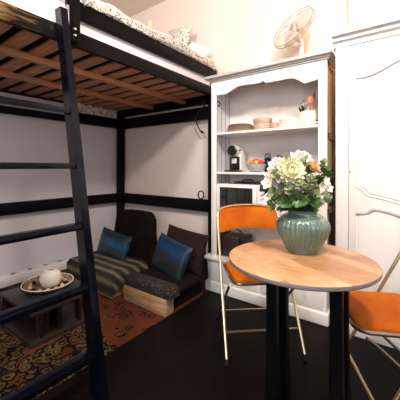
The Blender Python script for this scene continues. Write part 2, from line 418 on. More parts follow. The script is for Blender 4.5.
# duvet: lumpy speckled cover hanging slightly over the edge
def duv(u, v):
    x = -3.0+(1.0)*0; 
    return None
dm = MB(); nu, nv = 46, 60
def prof(t):   # cross-section: from the wall side, over the mattress, to the rolled near edge
    pts = [(-2.98, 2.03), (-2.98, 2.09), (-2.6, 2.12), (-2.1, 2.12), (-1.75, 2.13), (-1.62, 2.135), (-1.545, 2.12), (-1.515, 2.085), (-1.53, 2.05), (-1.575, 2.03)]
    f = t*(len(pts)-1); i = min(int(f), len(pts)-2); f -= i
    return pts[i][0]*(1-f)+pts[i+1][0]*f, pts[i][1]*(1-f)+pts[i+1][1]*f
def duvf(u, v):
    x, z = prof(u); y = .95+v*1.40
    n = noise.noise(Vector((x*5, y*5, 1)))*.03+noise.noise(Vector((x*16, y*16, 4)))*.015
    if z < 2.05: n *= .1
    taper = min(1, v/.03, (1-v)/.03)
    return (x+(n*.6 if u > .6 else 0), y, 2.03+(max(z+n, 2.028)-2.03)*max(taper, .02))
dm.grid(duvf, nu, nv)
dm.grid(lambda u, v: (-2.98+u*1.4, .95+v*1.40, 2.03), 3, 3)
dv = dm.build('duvet', 'duvet')
reorigin(dv, (-2.3, 1.6, 2.03)); setprops(dv, 'speckled black and cream duvet spread over the loft bed', 'duvet')
MB().box(-.700, -.688, .06, .70, -.34, .05, .003).build('hanging_edge', 'duvet', dv)

def pillow(name, m, w, h, t, loc, rot, label, cat, group=None, pinch=.06, nz=.01, seed=0):
    mb = MB(); n = 22
    def side(sg):
        def f(u, v):
            a = u*2-1; b = v*2-1
            ea = max(0, 1-abs(a)**2.6); eb = max(0, 1-abs(b)**2.6)
            th = t/2*(ea*eb)**.45
            k = 1-pinch*(1-abs(a))*0-pinch*((1-a*a)*(b*b)); k2 = 1-pinch*((1-b*b)*(a*a))
            d = noise.noise(Vector((a*2.2+seed, b*2.2, sg)))*nz
            return (a*w/2*k2, sg*(th+d*(ea*eb)), b*h/2*k)
        return f
    mb.grid(side(1), n, n); mb.grid(side(-1), n, n)
    o = mb.build(name, m, None, ang=80); o.location = loc; o.rotation_euler = rot
    return setprops(o, label, cat, group)
pillow('bed_pillow', 'duvet', .36, .42, .13, (-1.96, 2.25, 2.34), (-.22, .15, -.1), 'speckled cream pillow standing against the wall on the loft bed', 'pillow')
pillow('bed_pillow', 'sheet', .26, .20, .07, (-1.72, 2.29, 2.215), (-.15, .55, .1), 'plain white pillow standing beside the speckled pillow on the loft bed', 'pillow')
o = MB().lathe([(0, 0), (.022, .002), (.024, .02), (.019, .05), (.024, .065), (.024, .08), (.015, .094), (0, .098)], n=20).build('wooden_peg', 'beige')
o.location = (-1.66, 1.60, 2.150); setprops(o, 'small beige rounded wooden peg sticking up behind the speckled duvet', 'ornament')

# ------------------------------------------------------------ ladder
lad = thing('bed_ladder', 'black wooden ladder leaning on the side of the loft bed', 'ladder', (-1.12, .55, 0))
def lx(z): return -.0 - .187*z          # outer face, local x
def stile(y0, y1):
    mb = MB(); ztop = 1.93
    P4 = [(lx(0), 0), (lx(ztop), ztop), (lx(ztop)-.058, ztop), (lx(0)-.075, 0)]
    mb.prism([(a, b) for a, b in P4], y0, y1, 'Y'); return mb
stile(.228, .268).build('stile', 'ladder', lad)
stile(-.29, -.25).build('stile', 'ladder', lad)
for z in (1.365, 1.085, .79, .505, .205):
    x = lx(z)
    MB().box(x-.066, x-.004, -.25, .228, z-.014, z+.014, .003).build('rung', 'ladder', lad)
    MB().ell((x-.035, .228, z+.0), (.006, .003, .006), 10, 6).build('screw', 'chrome', lad, )
MB().box(lx(1.9)-.052, lx(1.9)-.012, .268, .282, 1.80, 1.96, .002).build('hook_plate', 'chrome', lad)['label'] = 'thin steel hook plate'

# ------------------------------------------------------------ kitchen dresser (vaisselier)
dr = thing('dresser', 'tall white painted open dresser with arched top and shelves', 'dresser', (-.92, 2.085, 0))
DX = -.92; DY = 2.085
def dp(mb, name, m, label=None, smooth=True):
    mb.xf(Matrix.Translation((-DX, -DY, 0))); o = mb.build(name, m, dr, smooth)
    if label: o['label'] = label
    return o
# stiles and apron as one front frame with the carved arch
dp(MB().box(-1.40, -1.352, 2.085, 2.107, .30, 1.82, .003), 'stile', 'white')
dp(MB().box(-.506, -.447, 2.085, 2.107, .30, 1.82, .003), 'stile', 'white')
arch = [(216,95),(225,94),(230,91),(237.5,86),(243,84.8),(250,84),(257,83.2),(260,82.3),(262.5,80.4),(265.5,82.6),(272,81.3),(280,80),(287,78.4),(293,78),(298,79.7),(304,83.2),(310,81.5),(317.8,79)]
F = math.sqrt(390*208); A = math.atan2(208, F); HC = 1.08
def onY(px, py, y):
    a = -sin(A)+cos(A)*(px-200)/F; b = cos(A)+sin(A)*(px-200)/F; c = (167-py)/F
    return a*y/b, HC+c*y/b
ap = [onY(px, py, 2.085) for px, py in arch]
ap[0] = (-1.352, ap[0][1]); ap[-1] = (-.506, ap[-1][1])
poly = ap+[(-.506, 1.82), (-1.352, 1.82)]
dp(MB().prism(poly, 2.086, 2.106, 'Y'), 'apron', 'white', smooth=False)
# side panels
dp(MB().box(-1.398, -1.382, 2.107, 2.40, .30, 1.82), 'side_panel', 'planks', 'blue grey planked left side')
rs = MB().box(-.465, -.452, 2.107, 2.40, .30, 1.82)
for (z0, z1) in ((1.78, 1.82), (1.28, 1.32), (.75, .79), (.30, .34)):
    rs.box(-.452, -.447, 2.107, 2.40, z0, z1)
rs.box(-.452, -.447, 2.107, 2.14, .30, 1.82); rs.box(-.452, -.447, 2.36, 2.40, .30, 1.82)
dp(rs, 'side_panel', 'oldwood', 'unpainted brown wooden right side')
dp(MB().box(-1.382, -.465, 2.385, 2.40, .30, 1.82), 'back_panel', 'greyback')
def cornice(mb, x0, x1, y0, y1, steps):
    for (z0, z1, o) in steps: mb.box(x0-o, x1+min(o, .034), y0-o, y1, z0, z1, .002)
    return mb
dp(cornice(MB(), -1.40, -.447, 2.085, 2.40, [(1.82, 1.832, .012), (1.832, 1.845, .025), (1.845, 1.868, .045)]), 'cornice', 'patina', 'weathered grey cornice')
for z in (1.36, 1.018, .643):
    dp(MB().box(-1.38, -.466, 2.095, 2.385, z, z+.019, .003), 'shelf', 'white')
# hook on the left inside
dp(MB().tube(catmull([(-1.378, 2.15, 1.665), (-1.36, 2.15, 1.66), (-1.352, 2.15, 1.635), (-1.365, 2.15, 1.62), (-1.372, 2.15, 1.64)], 5), .005), 'hook', 'plblack')
# lower part
dp(MB().box(-1.46, -.43, 2.045, 2.405, .272, .30, .008, 3), 'ledge', 'white')
dp(MB().box(-1.425, -.447, 2.07, 2.40, .0, .272, .003), 'lower_body', 'cream')
dp(MB().box(-1.445, -.432, 2.052, 2.402, .0, .085, .008, 3), 'plinth', 'cream')
for (x0, x1) in ((-1.40, -.945), (-.925, -.47)):
    d = dp(MB().box(x0, x1, 2.062, 2.07, .10, .258, .003), 'drawer', 'white')
    k = MB().lathe([(0, 0), (.006, 0), (.006, .01), (.012, .016), (.010, .024), (0, .027)], n=14, rot=Matrix.Rotation(PI/2, 3, 'X'))
    k.xf(Matrix.Translation(((x0+x1)/2-DX, 2.062-DY, .18))); k.build('knob', 'patina', d)

# ------------------------------------------------------------ wardrobe
wd = thing('wardrobe', 'tall cream white wardrobe with curved moulded door panels', 'wardrobe', (.2, 2.05, 0))
def wp(mb, name, m, label=None, smooth=True):
    mb.xf(Matrix.Translation((-.2, -2.05, 0))); o = mb.build(name, m, wd, smooth)
    if label: o['label'] = label
    return o
WX0, WX1 = -.387, .95
wp(MB().box(WX0, WX1, 2.062, 2.245, .0, 1.90, .003), 'carcass', 'cream')
wp(MB().box(WX0, WX0+.075, 2.05, 2.062, .08, 1.87, .003), 'stile', 'cream')
wp(MB().box(WX0, WX1, 2.045, 2.062, .0, .085, .006), 'plinth', 'cream')
co = MB()
prof_c = [(2.06, 1.86), (2.045, 1.865), (2.04, 1.885), (2.03, 1.895), (2.022, 1.90), (2.018, 1.918), (2.005, 1.93), (2.0, 1.95), (2.245, 1.95), (2.245, 1.86)]
co.prism(prof_c, -.403, .98, 'X'); wp(co, 'cornice', 'cream')
wp(MB().box(-.404, .982, 1.998, 2.003, 1.925, 1.932).box(-.404, .982, 2.020, 2.024, 1.897, 1.901), 'cornice_line', 'groove', 'grey painted line along the cornice')
# doors with raised moulding outlines
def moulding(path, r, closed=True, n=6): return MB().tube(catmull(path, n, closed), r, 8, closed)
for side, (x0, x1) in enumerate(((WX0+.078, .28), (.285, .875))):
    dpan = wp(MB().box(x0, x1, 2.048, 2.061, .09, 1.855, .003), 'door', 'cream')
    if side == 0: q = lambda px, py: onY(px, py, 2.048)
    xa = x0+.042; xb = x1-.045; xm = (xa+xb)/2; w_ = xb-xa
    def arch_top(z): return [(xa, z), (xa+.10*w_, z-.004), (xa+.24*w_, z+.016), (xa+.42*w_, z+.058), (xm, z+.066), (xb-.42*w_, z+.058), (xb-.24*w_, z+.016), (xb-.10*w_, z-.004), (xb, z)]
    def panel(top, bot):
        p = top+bot
        path = [(x, z) for x, z in p]
        return path
    up_top = arch_top(1.645)
    lowarc = [(xb, .955), (xb-.07*w_, .935), (xb-.12*w_, .905), (xb-.3*w_, .885), (xm, .862), (xa+.3*w_, .885), (xa+.12*w_, .905), (xa+.07*w_, .935), (xa, .955)]
    lo_top = [(xa, .785), (xa+.12*w_, .792), (xa+.2*w_, .816), (xa+.35*w_, .806), (xm, .785), (xb-.35*w_, .806), (xb-.2*w_, .816), (xb-.12*w_, .792), (xb, .785)]
    lo_bot = [(xb, .2), (xa, .2)]
    for nm, loop in (('upper_panel', up_top+lowarc), ('lower_panel', lo_top+lo_bot)):
        # raised field
        fld = []
        cx = sum(a for a, b in loop)/len(loop); cz = sum(b for a, b in loop)/len(loop)
        f = MB(); f.prism([(cx+(a-cx)*.93, cz+(b-cz)*.965) for a, b in loop], 2.0425, 2.0485, 'Y')
        f.xf(Matrix.Translation((-.2, -2.05, 0))); pf = f.build(nm, 'cream', dpan, False)
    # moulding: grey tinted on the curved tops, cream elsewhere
    def strip(pts, rr, m, lab=None):
        g = MB().tube(pts, rr, 8); g.xf(Matrix.Translation((-.2, -2.05, 0))); o = g.build('moulding', m, dpan)
        if lab: o['label'] = lab
    strip(catmull([(a, 2.046, b) for a, b in up_top], 6), .0085, 'groove', 'grey curved moulding')
    strip(catmull([(a, 2.046, b) for a, b in lo_top], 6), .0105, 'groove', 'grey curved moulding')
    strip(catmull([(a, 2.048, b) for a, b in lowarc], 6), .0055, 'cream')
    for (za, zb) in ((.955, 1.645), (.2, .785)):
        for xx in (xa, xb): strip([(xx, 2.048, za), (xx, 2.048, zb)], .0055, 'cream')
    strip([(xa, 2.048, .2), (xb, 2.048, .2)], .0055, 'cream')
    if side == 0:
        kx, kz = onY(350, 172, 2.047)
        e = MB().prism([(-.007, -.022), (.007, -.022), (.009, 0), (.006, .026), (0, .034), (-.006, .026), (-.009, 0)], -.002, .0, 'Y')
        e.xf(Matrix.Translation((kx-.2, 2.0475-2.05, kz))); es = e.build('escutcheon', 'white', dpan)
        e = MB().box(-.003, .003, -.0035, -.0018, -.009, .009); e.xf(Matrix.Translation((kx-.2, 2.0475-2.05, kz))); e.build('keyhole', 'plblack', es)

# ------------------------------------------------------------ round table
tb = thing('round_table', 'small round table with inlaid light wood top and dark legs', 'table', (-.366, 1.204, 0))
R = .2925
MB().lathe([(0, .703), (R-.006, .703), (R-.001, .701)], n=72).build('tabletop', 'tabletop', tb)
MB().lathe([(R-.001, .701), (R, .698), (R, .689), (R-.004, .685), (0, .685)], n=72).build('edge_band', 'edge', tb)['label'] = 'dark grey table edge'
for sx in (-1, 1):
    for sy in (-1, 1):
        lg = MB(); x, y = sx*.125+.026, sy*.062+.018
        prof_l = [(.026, .0), (.030, .03), (.028, .10), (.024, .25), (.021, .45), (.022, .60), (.027, .684)]
        rings = []
        for hw, z in prof_l:
            rings.append([lg.bm.verts.new((x+a*hw, y+b*hw, z)) for a, b in ((-1, -.8), (-.8, -1), (.8, -1), (1, -.8), (1, .8), (.8, 1), (-.8, 1), (-1, .8))])
        for Ra, Rb in zip(rings, rings[1:]):
            for k in range(8): lg.bm.faces.new((Ra[k], Ra[(k+1) % 8], Rb[(k+1) % 8], Rb[k]))
        lg.bm.faces.new(rings[0][::-1]); lg.bm.faces.new(rings[-1])
        lg.build('leg', 'blackmatte', tb)
MB().box(-.10, .15, .010, .026, .655, .684).build('apron', 'blackmatte', tb)

# ------------------------------------------------------------ vase + flowers
VX, VY, VZ = -.382, 1.302, .703
va = thing('vase', 'ribbed pale green glazed ceramic vase on the round table', 'vase', (VX, VY, VZ))
pr = [(0, 0), (.058, 0), (.066, .004), (.072, .018), (.088, .045), (.104, .080), (.112, .108), (.111, .128), (.100, .148), (.082, .160), (.068, .167), (.064, .174), (.065, .182), (.070, .187)]
def rib(a, z):
    k = max(0, min(1, (z-.012)/.03))*max(0, min(1, (.155-z)/.02))
    return 1+.05*k*abs(cos(a*15))-.03*k
# refine profile
pv = [(p.x, p.z) for p in catmull([(r, 0, z) for r, z in pr], 4)]
body = MB().lathe(pv, n=180, mod=rib); body.lathe([(.070, .187), (.066, .188), (.061, .182), (.060, .165), (.09, .13), (.09, .09), (.05, .02), (0, .02)], n=60)
body.build('vase_body', 'celadon', va)
for z, r in ((.163, .0775), (.158, .086)):
    pts = [(r*cos(2*PI*k/48), r*sin(2*PI*k/48), z) for k in range(48)]
    MB().tube(pts, .0025, 6, True).build('neck_ring', 'celadon', va)

CAMR = Vector((cos(A), sin(A), 0)); CAMF = Vector((-sin(A), cos(A), 0))
VC = Vector((VX, VY, 0)); VD = VC.dot(CAMF)
def at(px, py, dep=0):
    """a point near the bouquet: px, py read off the photo, dep metres nearer(-) / farther(+) than the vase axis"""
    d = VD+dep
    return CAMF*d+CAMR*((px-200)/F*d)+Vector((0, 0, HC-(py-167)/F*d))
neck = Vector((VX, VY, VZ+.18))
def rot_to(n, twist=0):
    n = Vector(n).normalized()
    return n.to_track_quat('Z', 'Y').to_matrix() @ Matrix.Rotation(twist, 3, 'Z')

def petal(mb, R3, c, L, W, a, tilt, cup=.3, nn=5, base=.0):
    """one petal/leaf: starts at c, direction a around local z, raised by tilt"""
    ct, st = cos(tilt), sin(tilt)
    def f(u, v):
        s = u*L; w = W*sin(PI*min(1, max(.03, u*.93+.07)))**.75*(v*2-1)
        h = cup*L*u*u*.6-cup*.8*abs(v*2-1)**2*W*.5*0+cup*W*(v*2-1)**2
        r = base+s*ct-h*st; z = s*st+h*ct
        p = Vector((r*cos(a)-w*sin(a), r*sin(a)+w*cos(a), z))
        return Vector(c)+R3 @ p
    mb.grid(f, nn, 5)

def stem_to(p, parent, r=.0022):
    p = Vector(p)
    inside = neck+Vector(((p.x-neck.x)*.18, (p.y-neck.y)*.18, -.10))
    mid = neck+Vector(((p.x-neck.x)*.32, (p.y-neck.y)*.32, .0))
    pts = catmull([inside, mid, mid.lerp(p, .6)+Vector((0, 0, .01)), p], 5)
    MB().tube([q-parent.location for q in pts], r, 6).build('stem', 'stem', parent)

def flower(name, p, axis, size, m, kind, label, cat='flower', group=None):
    p = Vector(p); t = thing(name, label, cat, p, 0, group)
    R3 = rot_to(axis, random.random()*6); mb = MB()
    if kind == 'rose':
        for ring, (n, L, tilt, b) in enumerate(((4, .55, 1.45, .03), (5, .7, 1.25, .08), (6, .85, .95, .12), (7, 1.0, .55, .16), (7, 1.05, .15, .18))):
            for k in range(n): petal(mb, R3, (0, 0, 0), L*size, size*.42, 2*PI*k/n+ring*.6, tilt, .25, 5, b*size)
    elif kind == 'mum':
        for ring, (n, L, tilt, b) in enumerate(((7, .5, 1.35, .02), (10, .7, 1.1, .05), (12, .85, .8, .08), (14, 1., .45, .1), (14, 1.05, .1, .1), (12, 1., -.3, .1))):
            for k in range(n): petal(mb, R3, (0, 0, 0), L*size*.9, size*.26, 2*PI*k/n+ring*.35, tilt, .35, 5, b*size)
    else:
        for k in range(5): petal(mb, R3, (0, 0, 0), size, size*.42, 2*PI*k/5, .35, .2, 5, .05*size)
    mb.build('petals', m, t, ang=70)
    if kind == 'open':
        MB().ell(R3 @ Vector((0, 0, size*.12)), (size*.16,)*3, 8, 6).build('flower_heart', 'yellow', t)
    stem_to(p-Vector(axis).normalized()*size*.1, t)
    return t
toward = -CAMF
flower('chrysanthemum', at(290, 172, -.035), toward+Vector((0, 0, .5)), .066, 'petal_cream', 'mum', 'large pale yellow chrysanthemum in the middle of the bouquet')
flower('rose', at(300, 161, .02), toward+Vector((.1, 0, 1)), .048, 'petal_white', 'rose', 'white rose at the top middle of the bouquet, behind the yellow chrysanthemum')
flower('rose', at(312.5, 168, -.01), toward*.7+CAMR*.3+Vector((0, 0, .6)), .030, 'petal_peach', 'rose', 'peach rose right of the pale yellow chrysanthemum')
flower('rose', at(278, 167, .0), toward*.7-CAMR*.5+Vector((0, 0, .7)), .042, 'petal_white', 'rose', 'white rose at the upper left of the bouquet')
G = 'blush flowers at the left of the bouquet'
flower('lily', at(269, 183, -.01), toward*.6-CAMR*.8+Vector((0, 0, .3)), .036, 'petal_pink', 'open', 'blush open flower at the far left edge of the bouquet', group=G)
flower('lily', at(271, 175, .02), toward*.4-CAMR*.9+Vector((0, 0, .6)), .032, 'petal_pink', 'open', 'blush open flower just above the leftmost flower of the bouquet', group=G)
flower('lily', at(281, 178, -.04), toward-CAMR*.4+Vector((0, 0, .3)), .030, 'petal_pink', 'open', 'blush open flower beside the left of the yellow chrysanthemum', group=G)
G = 'white five petal blossoms on the right of the bouquet'
for i, (px, py, lb) in enumerate(((325, 181, 'topmost'), (320.5, 187, 'leftmost'), (328, 188, 'rightmost'), (324, 194, 'lowest'))):
    flower('orchid', at(px, py, -.03+.006*i), toward+CAMR*.5+Vector((0, 0, .2)), .024, 'petal_white', 'open', 'small white blossom, %s of the cluster at the right of the bouquet' % lb, group=G)

def sprig(name, m, tip, dep, n, L, W, label, group, spread=.9, bend=(0, 0, 0), jit=.9):
    p = at(*tip, dep); t = thing(name, label, 'foliage', p, 0, group)
    a = neck+Vector(((p.x-neck.x)*.3, (p.y-neck.y)*.3, .0))
    path = catmull([neck+Vector((0, 0, -.08)), a, a.lerp(p, .55)+Vector((0, 0, .015))+Vector(bend), p], 6)
    MB().tube([q-p for q in path], .0017, 6).build('stem', 'stem', t)
    mb = MB(); K = len(path)
    for k in range(n):
        f = .38+.62*(k+.5)/n; q = path[min(K-1, int(f*(K-1)))]
        d = (path[min(K-1, int(f*(K-1))+1)]-path[max(0, int(f*(K-1))-1)]).normalized()
        R3 = rot_to(d, random.random()*6)
        petal(mb, R3, q-p, L*(1-.25*f)*(.8+.4*random.random()), W, k*2.4+random.random()*jit, .45, .15, 4, .002)
    R3 = rot_to((p-a).normalized()); petal(mb, R3, (0, 0, 0), L*.7, W*.8, 0, 1.3, .1, 4)
    mb.build('leaves', m, t, ang=80)
G1, G2 = 'eucalyptus sprigs in the bouquet', 'dark green leaf sprigs in the bouquet'
sp = [((286, 157), -.01, 'grey green eucalyptus sprig topmost left of centre in the bouquet'),
      ((306, 160), -.02, 'grey green eucalyptus sprig right of the top white rose'),
      ((324, 163), 0, 'grey green eucalyptus sprig reaching up at the right of the bouquet'),
      ((275, 174), -.05, 'grey green eucalyptus sprig in front of the upper left white rose'),
      ((272, 192), -.04, 'grey green eucalyptus sprig low at the left of the bouquet'),
      ((300, 183), -.085, 'grey green eucalyptus sprig right under the yellow chrysanthemum'),
      ((311, 179), -.075, 'grey green eucalyptus sprig in front of the peach rose'),
      ((288, 187), -.085, 'grey green eucalyptus sprig left under the yellow chrysanthemum'),
      ((316, 194), -.06, 'grey green eucalyptus sprig left of the lowest white blossom'),
      ((328, 198), -.02, 'grey green eucalyptus sprig lowest at the right of the bouquet')]
for tip, dep, lb in sp: sprig('eucalyptus_sprig', 'euca', tip, dep, 15, .036, .0165, lb, G1)
for tip, dep, lb in (((273, 204), -.03, 'dark green leafy sprig drooping at the lower left of the bouquet'),
                     ((285, 202), -.07, 'dark green leafy sprig over the left of the vase neck'),
                     ((299, 200), -.08, 'dark green leafy sprig over the middle of the vase neck'),
                     ((314, 203), -.06, 'dark green leafy sprig over the right of the vase neck'),
                     ((327, 172), .03, 'dark green leafy sprig behind the right white blossoms'),
                     ((266, 190), .02, 'dark green leafy sprig behind the leftmost blush flower'),
                     ((306, 172), .03, 'dark green leafy sprig behind the peach rose')):
    sprig('leaf_sprig', 'leaf', tip, dep, 14, .052, .021, lb, G2)

# ------------------------------------------------------------ folding chairs
def chair(loc, rz, label, tubemat='brass'):
    t = thing('folding_chair', label, 'chair', loc, rz, 'orange folding chairs at the round table')
    hw = .222; top = .41; zt = .802
    # long tubes with arched top: front feet to top of the backrest
    def side(z): return top*z/zt
    pts = [(-hw, 0, .02)]
    for z in (.25, .5, .65): pts.append((-hw+.008*z/zt, side(z), z))
    wt = hw-.010
    pts += [(-wt, side(.745), .745), (-wt+.012, side(.78)+.004, .780), (-wt+.045, top+.008, .797), (-.09, top+.018, .810), (0, top+.022, .814)]
    full = pts+[(-x, y, z) for x, y, z in reversed(pts[:-1])]
    MB().tube(catmull(full, 6), .0085, 10).build('front_frame', tubemat, t)
    # rear legs
    xr = hw-.022
    rl = [(-xr, .02, .425), (-xr, .10, .36), (-xr, .46, .02)]
    for s in (-1, 1):
        MB().tube(catmull([(s*x, y, z) for x, y, z in rl], 5), .0075, 10).build('rear_leg', 'dull', t)
        MB().tube([(s*hw, -.005, 0), (s*hw, .003, .03)], .0115, 10).build('rubber_foot', 'rubber', t)
        MB().tube([(s*xr, .476, 0), (s*xr, .456, .028)], .0105, 10).build('rubber_foot', 'rubber', t)
    MB().tube([(-hw+.003, side(.135), .135), (hw-.003, side(.135), .135)], .0075, 10).build('front_stretcher', tubemat, t)
    MB().tube([(-xr, .366, .11), (xr, .366, .11)], .006, 10).build('rear_stretcher', tubemat, t)
    # seat: steel rim + orange pad
    def rr(w, y0, y1, r, n=8):
        out = []
        for cx, cy, a0 in ((w-r, y1-r, 0), (-w+r, y1-r, PI/2), (-w+r, y0+r, PI), (w-r, y0+r, 1.5*PI)):
            for k in range(n+1):
                a = a0+PI/2*k/n; out.append((cx+r*cos(a), cy+r*sin(a)))
        return out
    loop = rr(.183, -.008, .345, .055)
    MB().tube([(x, y, .438) for x, y in loop], .008, 10, True).build('seat_rim', 'dull', t)
    sm = MB(); levels = [(.0, .432, .96), (0, .442, .965), (0, .454, .95), (0, .461, .88), (0, .463, .7), (0, .460, .35)]
    cy = .168; rings = []
    for _, z, k in levels: rings.append([sm.bm.verts.new((x*k, cy+(y-cy)*k, z)) for x, y in loop])
    n = len(loop)
    for Ra, Rb in zip(rings, rings[1:]):
        for k in range(n): sm.bm.faces.new((Ra[k], Ra[(k+1) % n], Rb[(k+1) % n], Rb[k]))
    sm.bm.faces.new(rings[0][::-1]); sm.bm.faces.new(rings[-1])
    sm.build('seat', 'orange', t)
    # backrest: curved padded panel filling the top of the frame
    bk = MB(); nu, nvv = 26, 8
    def bf(sg):
        def f(u, v):
            a = u*2-1; zt_ = .811-.018*a**2-.02*max(0, abs(a)-.9)*10; zb = .643+.022*(1-a*a)
            z = zb+(zt_-zb)*v
            y = side(z)+.024*(1-a*a)+.002
            th = .010*(max(0, 1-(v*2-1)**4)*max(0, 1-a**6))**.5
            return (a*(wt-.002+.0*v), y+sg*th, z)
        return f
    bk.grid(bf(1), nu, nvv); bk.grid(bf(-1), nu, nvv)
    bk.build('backrest', 'orange', t, ang=60)
    return t
c1 = Vector((-.633, 1.49)); 
ch = chair((c1.x, c1.y, 0), math.atan2(.745, -.66)-PI/2, 'orange folding chair with brass frame in front of the dresser')
ch2 = chair((-.232, 1.425, 0), math.atan2(.434, .90)-PI/2, 'orange folding chair in front of the wardrobe, its seat half under the table', 'brass')

# ------------------------------------------------------------ shelf contents
S1, S2, S3 = 1.379, 1.037, .662
def bowl(name, m, x, y, z, r, h, label, cat='bowl', foot=.5, group=None):
    t = .006
    pr = [(0, 0), (r*foot, 0), (r*foot*1.15, .004)]+[(r*(foot*1.15+(1-foot*1.15)*sin(k/8*PI/2)), .004+(h-.004)*(1-cos(k/8*PI/2))) for k in range(1, 9)]
    pr += [(r-t*.6, h+.001), (r-t, h-.003)]+[((r-t)*sin(k/6*PI/2), h-(h-t)*cos(k/6*PI/2)) for k in range(5, -1, -1)]
    o = MB().lathe(pr, n=36).build(name, m); o.location = (x, y, z)
    return setprops(o, label, cat, group)
G = 'stacked plates on the top shelf'
for i in range(5):
    r = (.122, .120, .118, .114, .100)[i]
    lbs = ['lowest plate of the stack at the left end of the top shelf', 'second plate from the bottom of the stack on the top shelf', 'middle plate of the stack of five on the top shelf', 'second plate from the top of the stack on the top shelf', 'small taupe plate, topmost of the stack on the top shelf']
    h = .018
    pr = [(0, 0), (r*.55, 0), (r*.6, .003), (r*.95, h*.75), (r, h), (r-.004, h+.002), (r*.9, h*.7), (r*.58, .007), (0, .006)]
    o = MB().lathe(pr, n=40).build('plate', 'stone3' if i > 2 else 'stone'); o.location = (-1.19, 2.23, S1+i*.0125)
    setprops(o, 'taupe stoneware ' + lbs[i] if i < 4 else lbs[i], 'plate', G)
G = 'beige bowls on the top shelf'
bowl('bowl', 'stone', -.985, 2.24, S1, .078, .06, 'beige bowl right of the plate stack, lower of two nested', group=G)
bowl('bowl', 'stone', -.985, 2.24, S1+.042, .080, .06, 'beige bowl right of the plate stack, upper of two nested', group=G)
bowl('bowl', 'stone2', -.875, 2.27, S1, .055, .062, 'small tan bowl between the nested beige bowls and the white bowl')
G = 'white dishes stacked on the top shelf'
for i in range(3):
    bowl('shallow_bowl', 'porcelain', -.755, 2.25, S1+i*.021, .095-.004*i, .036, ('lowest', 'middle', 'topmost')[i]+' shallow off-white bowl in the stack beside the utensil pot', group=G, foot=.6)
# utensil pot
up = thing('utensil_pot', 'round off-white pot full of utensils on the top shelf', 'pot', (-.605, 2.24, S1))
MB().lathe([(0, 0), (.058, 0), (.072, .015), (.082, .05), (.081, .09), (.073, .113), (.074, .118), (.070, .116), (.074, .09), (.074, .05), (.06, .01), (0, .01)], n=40).build('pot_body', 'porcelain', up)
def utensil(kind, name, x, y, lean, L, label, m, group):
    t = thing(name, label, 'utensil', (-.605+x, 2.24+y, S1+.012), 0, group)
    ax = Vector((lean[0], lean[1], 1)).normalized(); R3 = ax.to_track_quat('Z', 'Y').to_matrix()
    def T(mb): mb.xf(R3.to_4x4()); return mb
    T(MB().tube([(0, 0, 0), (0, 0, L)], .005, 8)).build('handle', m, t)
    if kind == 'spoon': T(MB().ell((0, 0, L+.025), (.021, .006, .034), 14, 8)).build('spoon_head', m, t)
    elif kind == 'spatula': T(MB().box(-.019, .019, -.003, .003, L-.005, L+.075, .002)).build('blade', m, t)
    elif kind == 'whisk':
        w = MB()
        for k in range(4):
            a = PI*k/4; w.tube(catmull([(0, 0, L), (.022*cos(a), .022*sin(a), L+.035), (.014*cos(a), .014*sin(a), L+.07), (0, 0, L+.08), (-.014*cos(a), -.014*sin(a), L+.07), (-.022*cos(a), -.022*sin(a), L+.035), (0, 0, L)], 5), .0016, 6)
        T(w).build('whisk_wires', m, t)
    elif kind == 'ladle': T(MB().lathe([(0, -.018), (.018, -.012), (.024, 0), (.021, 0), (.015, -.01), (0, -.014)], (0, .01, L+.02), 16, rot=Matrix.Rotation(PI/2, 3, 'X'))).build('ladle_bowl', m, t)
G = 'utensils standing in the off-white pot'
utensil('spoon', 'wooden_spoon', .020, .005, (.06, 0), .205, 'wooden spoon with round head, tallest in the utensil pot', 'spoon', G)
utensil('spatula', 'wooden_spatula', .034, -.01, (.14, 0), .175, 'flat wooden spatula rightmost in the utensil pot', 'spoon', G)
utensil('spoon', 'wooden_spoon', .010, -.02, (.02, -.05), .165, 'shorter wooden spoon in the middle of the utensil pot', 'spoon', G)
utensil('whisk', 'whisk', -.014, .0, (-.12, 0), .13, 'steel whisk left of the wooden spoons', 'chrome', G)
utensil('ladle', 'ladle', -.030, -.005, (-.25, 0), .12, 'black ladle leaning left over the pot rim', 'plblack', G)
utensil('spoon', 'serving_spoon', -.022, .02, (-.40, .05), .115, 'black serving spoon leaning furthest left in the utensil pot', 'plblack', G)
o = MB().lathe([(0, 0), (.014, 0), (.016, .01), (.016, .034), (.010, .042), (0, .044)], n=16).build('pepper_mill', 'plblack'); o.location = (-.517, 2.135, S1)
setprops(o, 'small black shaker at the right end of the top shelf', 'shaker')
MB().lathe([(.0165, .012), (.0172, .013), (.0172, .024), (.0165, .025)], n=16).build('white_band', 'plwhite', o)

# coffee machine
cm = thing('coffee_machine', 'small black and white capsule coffee machine on the middle shelf', 'coffee machine', (-1.235, 2.215, S2))
MB().box(-.055, .055, .0, .11, 0, .205, .022, 3).build('machine_body', 'plwhite', cm)
MB().box(-.062, .062, -.085, .03, 0, .016, .006).build('drip_tray', 'plblack', cm)
MB().box(-.047, .047, -.012, .004, .018, .135, .004).build('front_panel', 'plblack', cm)
hd = MB().lathe([(0, -.0), (.038, 0), (.046, .006), (.047, .05), (.044, .075), (0, .075)], n=32, rot=Matrix.Rotation(-PI/2, 3, 'X')); hd.xf(Matrix.Translation((0, -.06, .185)))
hdo = hd.build('brew_head', 'plblack', cm)
hd = MB().lathe([(.036, -.003), (.048, -.002), (.0495, .02), (.0475, .05)], n=32, rot=Matrix.Rotation(-PI/2, 3, 'X')); hd.xf(Matrix.Translation((0, -.04, .185))); hd.build('white_collar', 'plwhite', hdo)
MB().tube([(-.072, -.02, .188), (.072, -.02, .188)], .0055, 8).build('lever', 'plblack', cm)
MB().box(-.024, .024, -.018, -.012, .075, .118, .002).build('label_plate', 'label', cm)['label'] = 'pale rectangular plate on the black front'
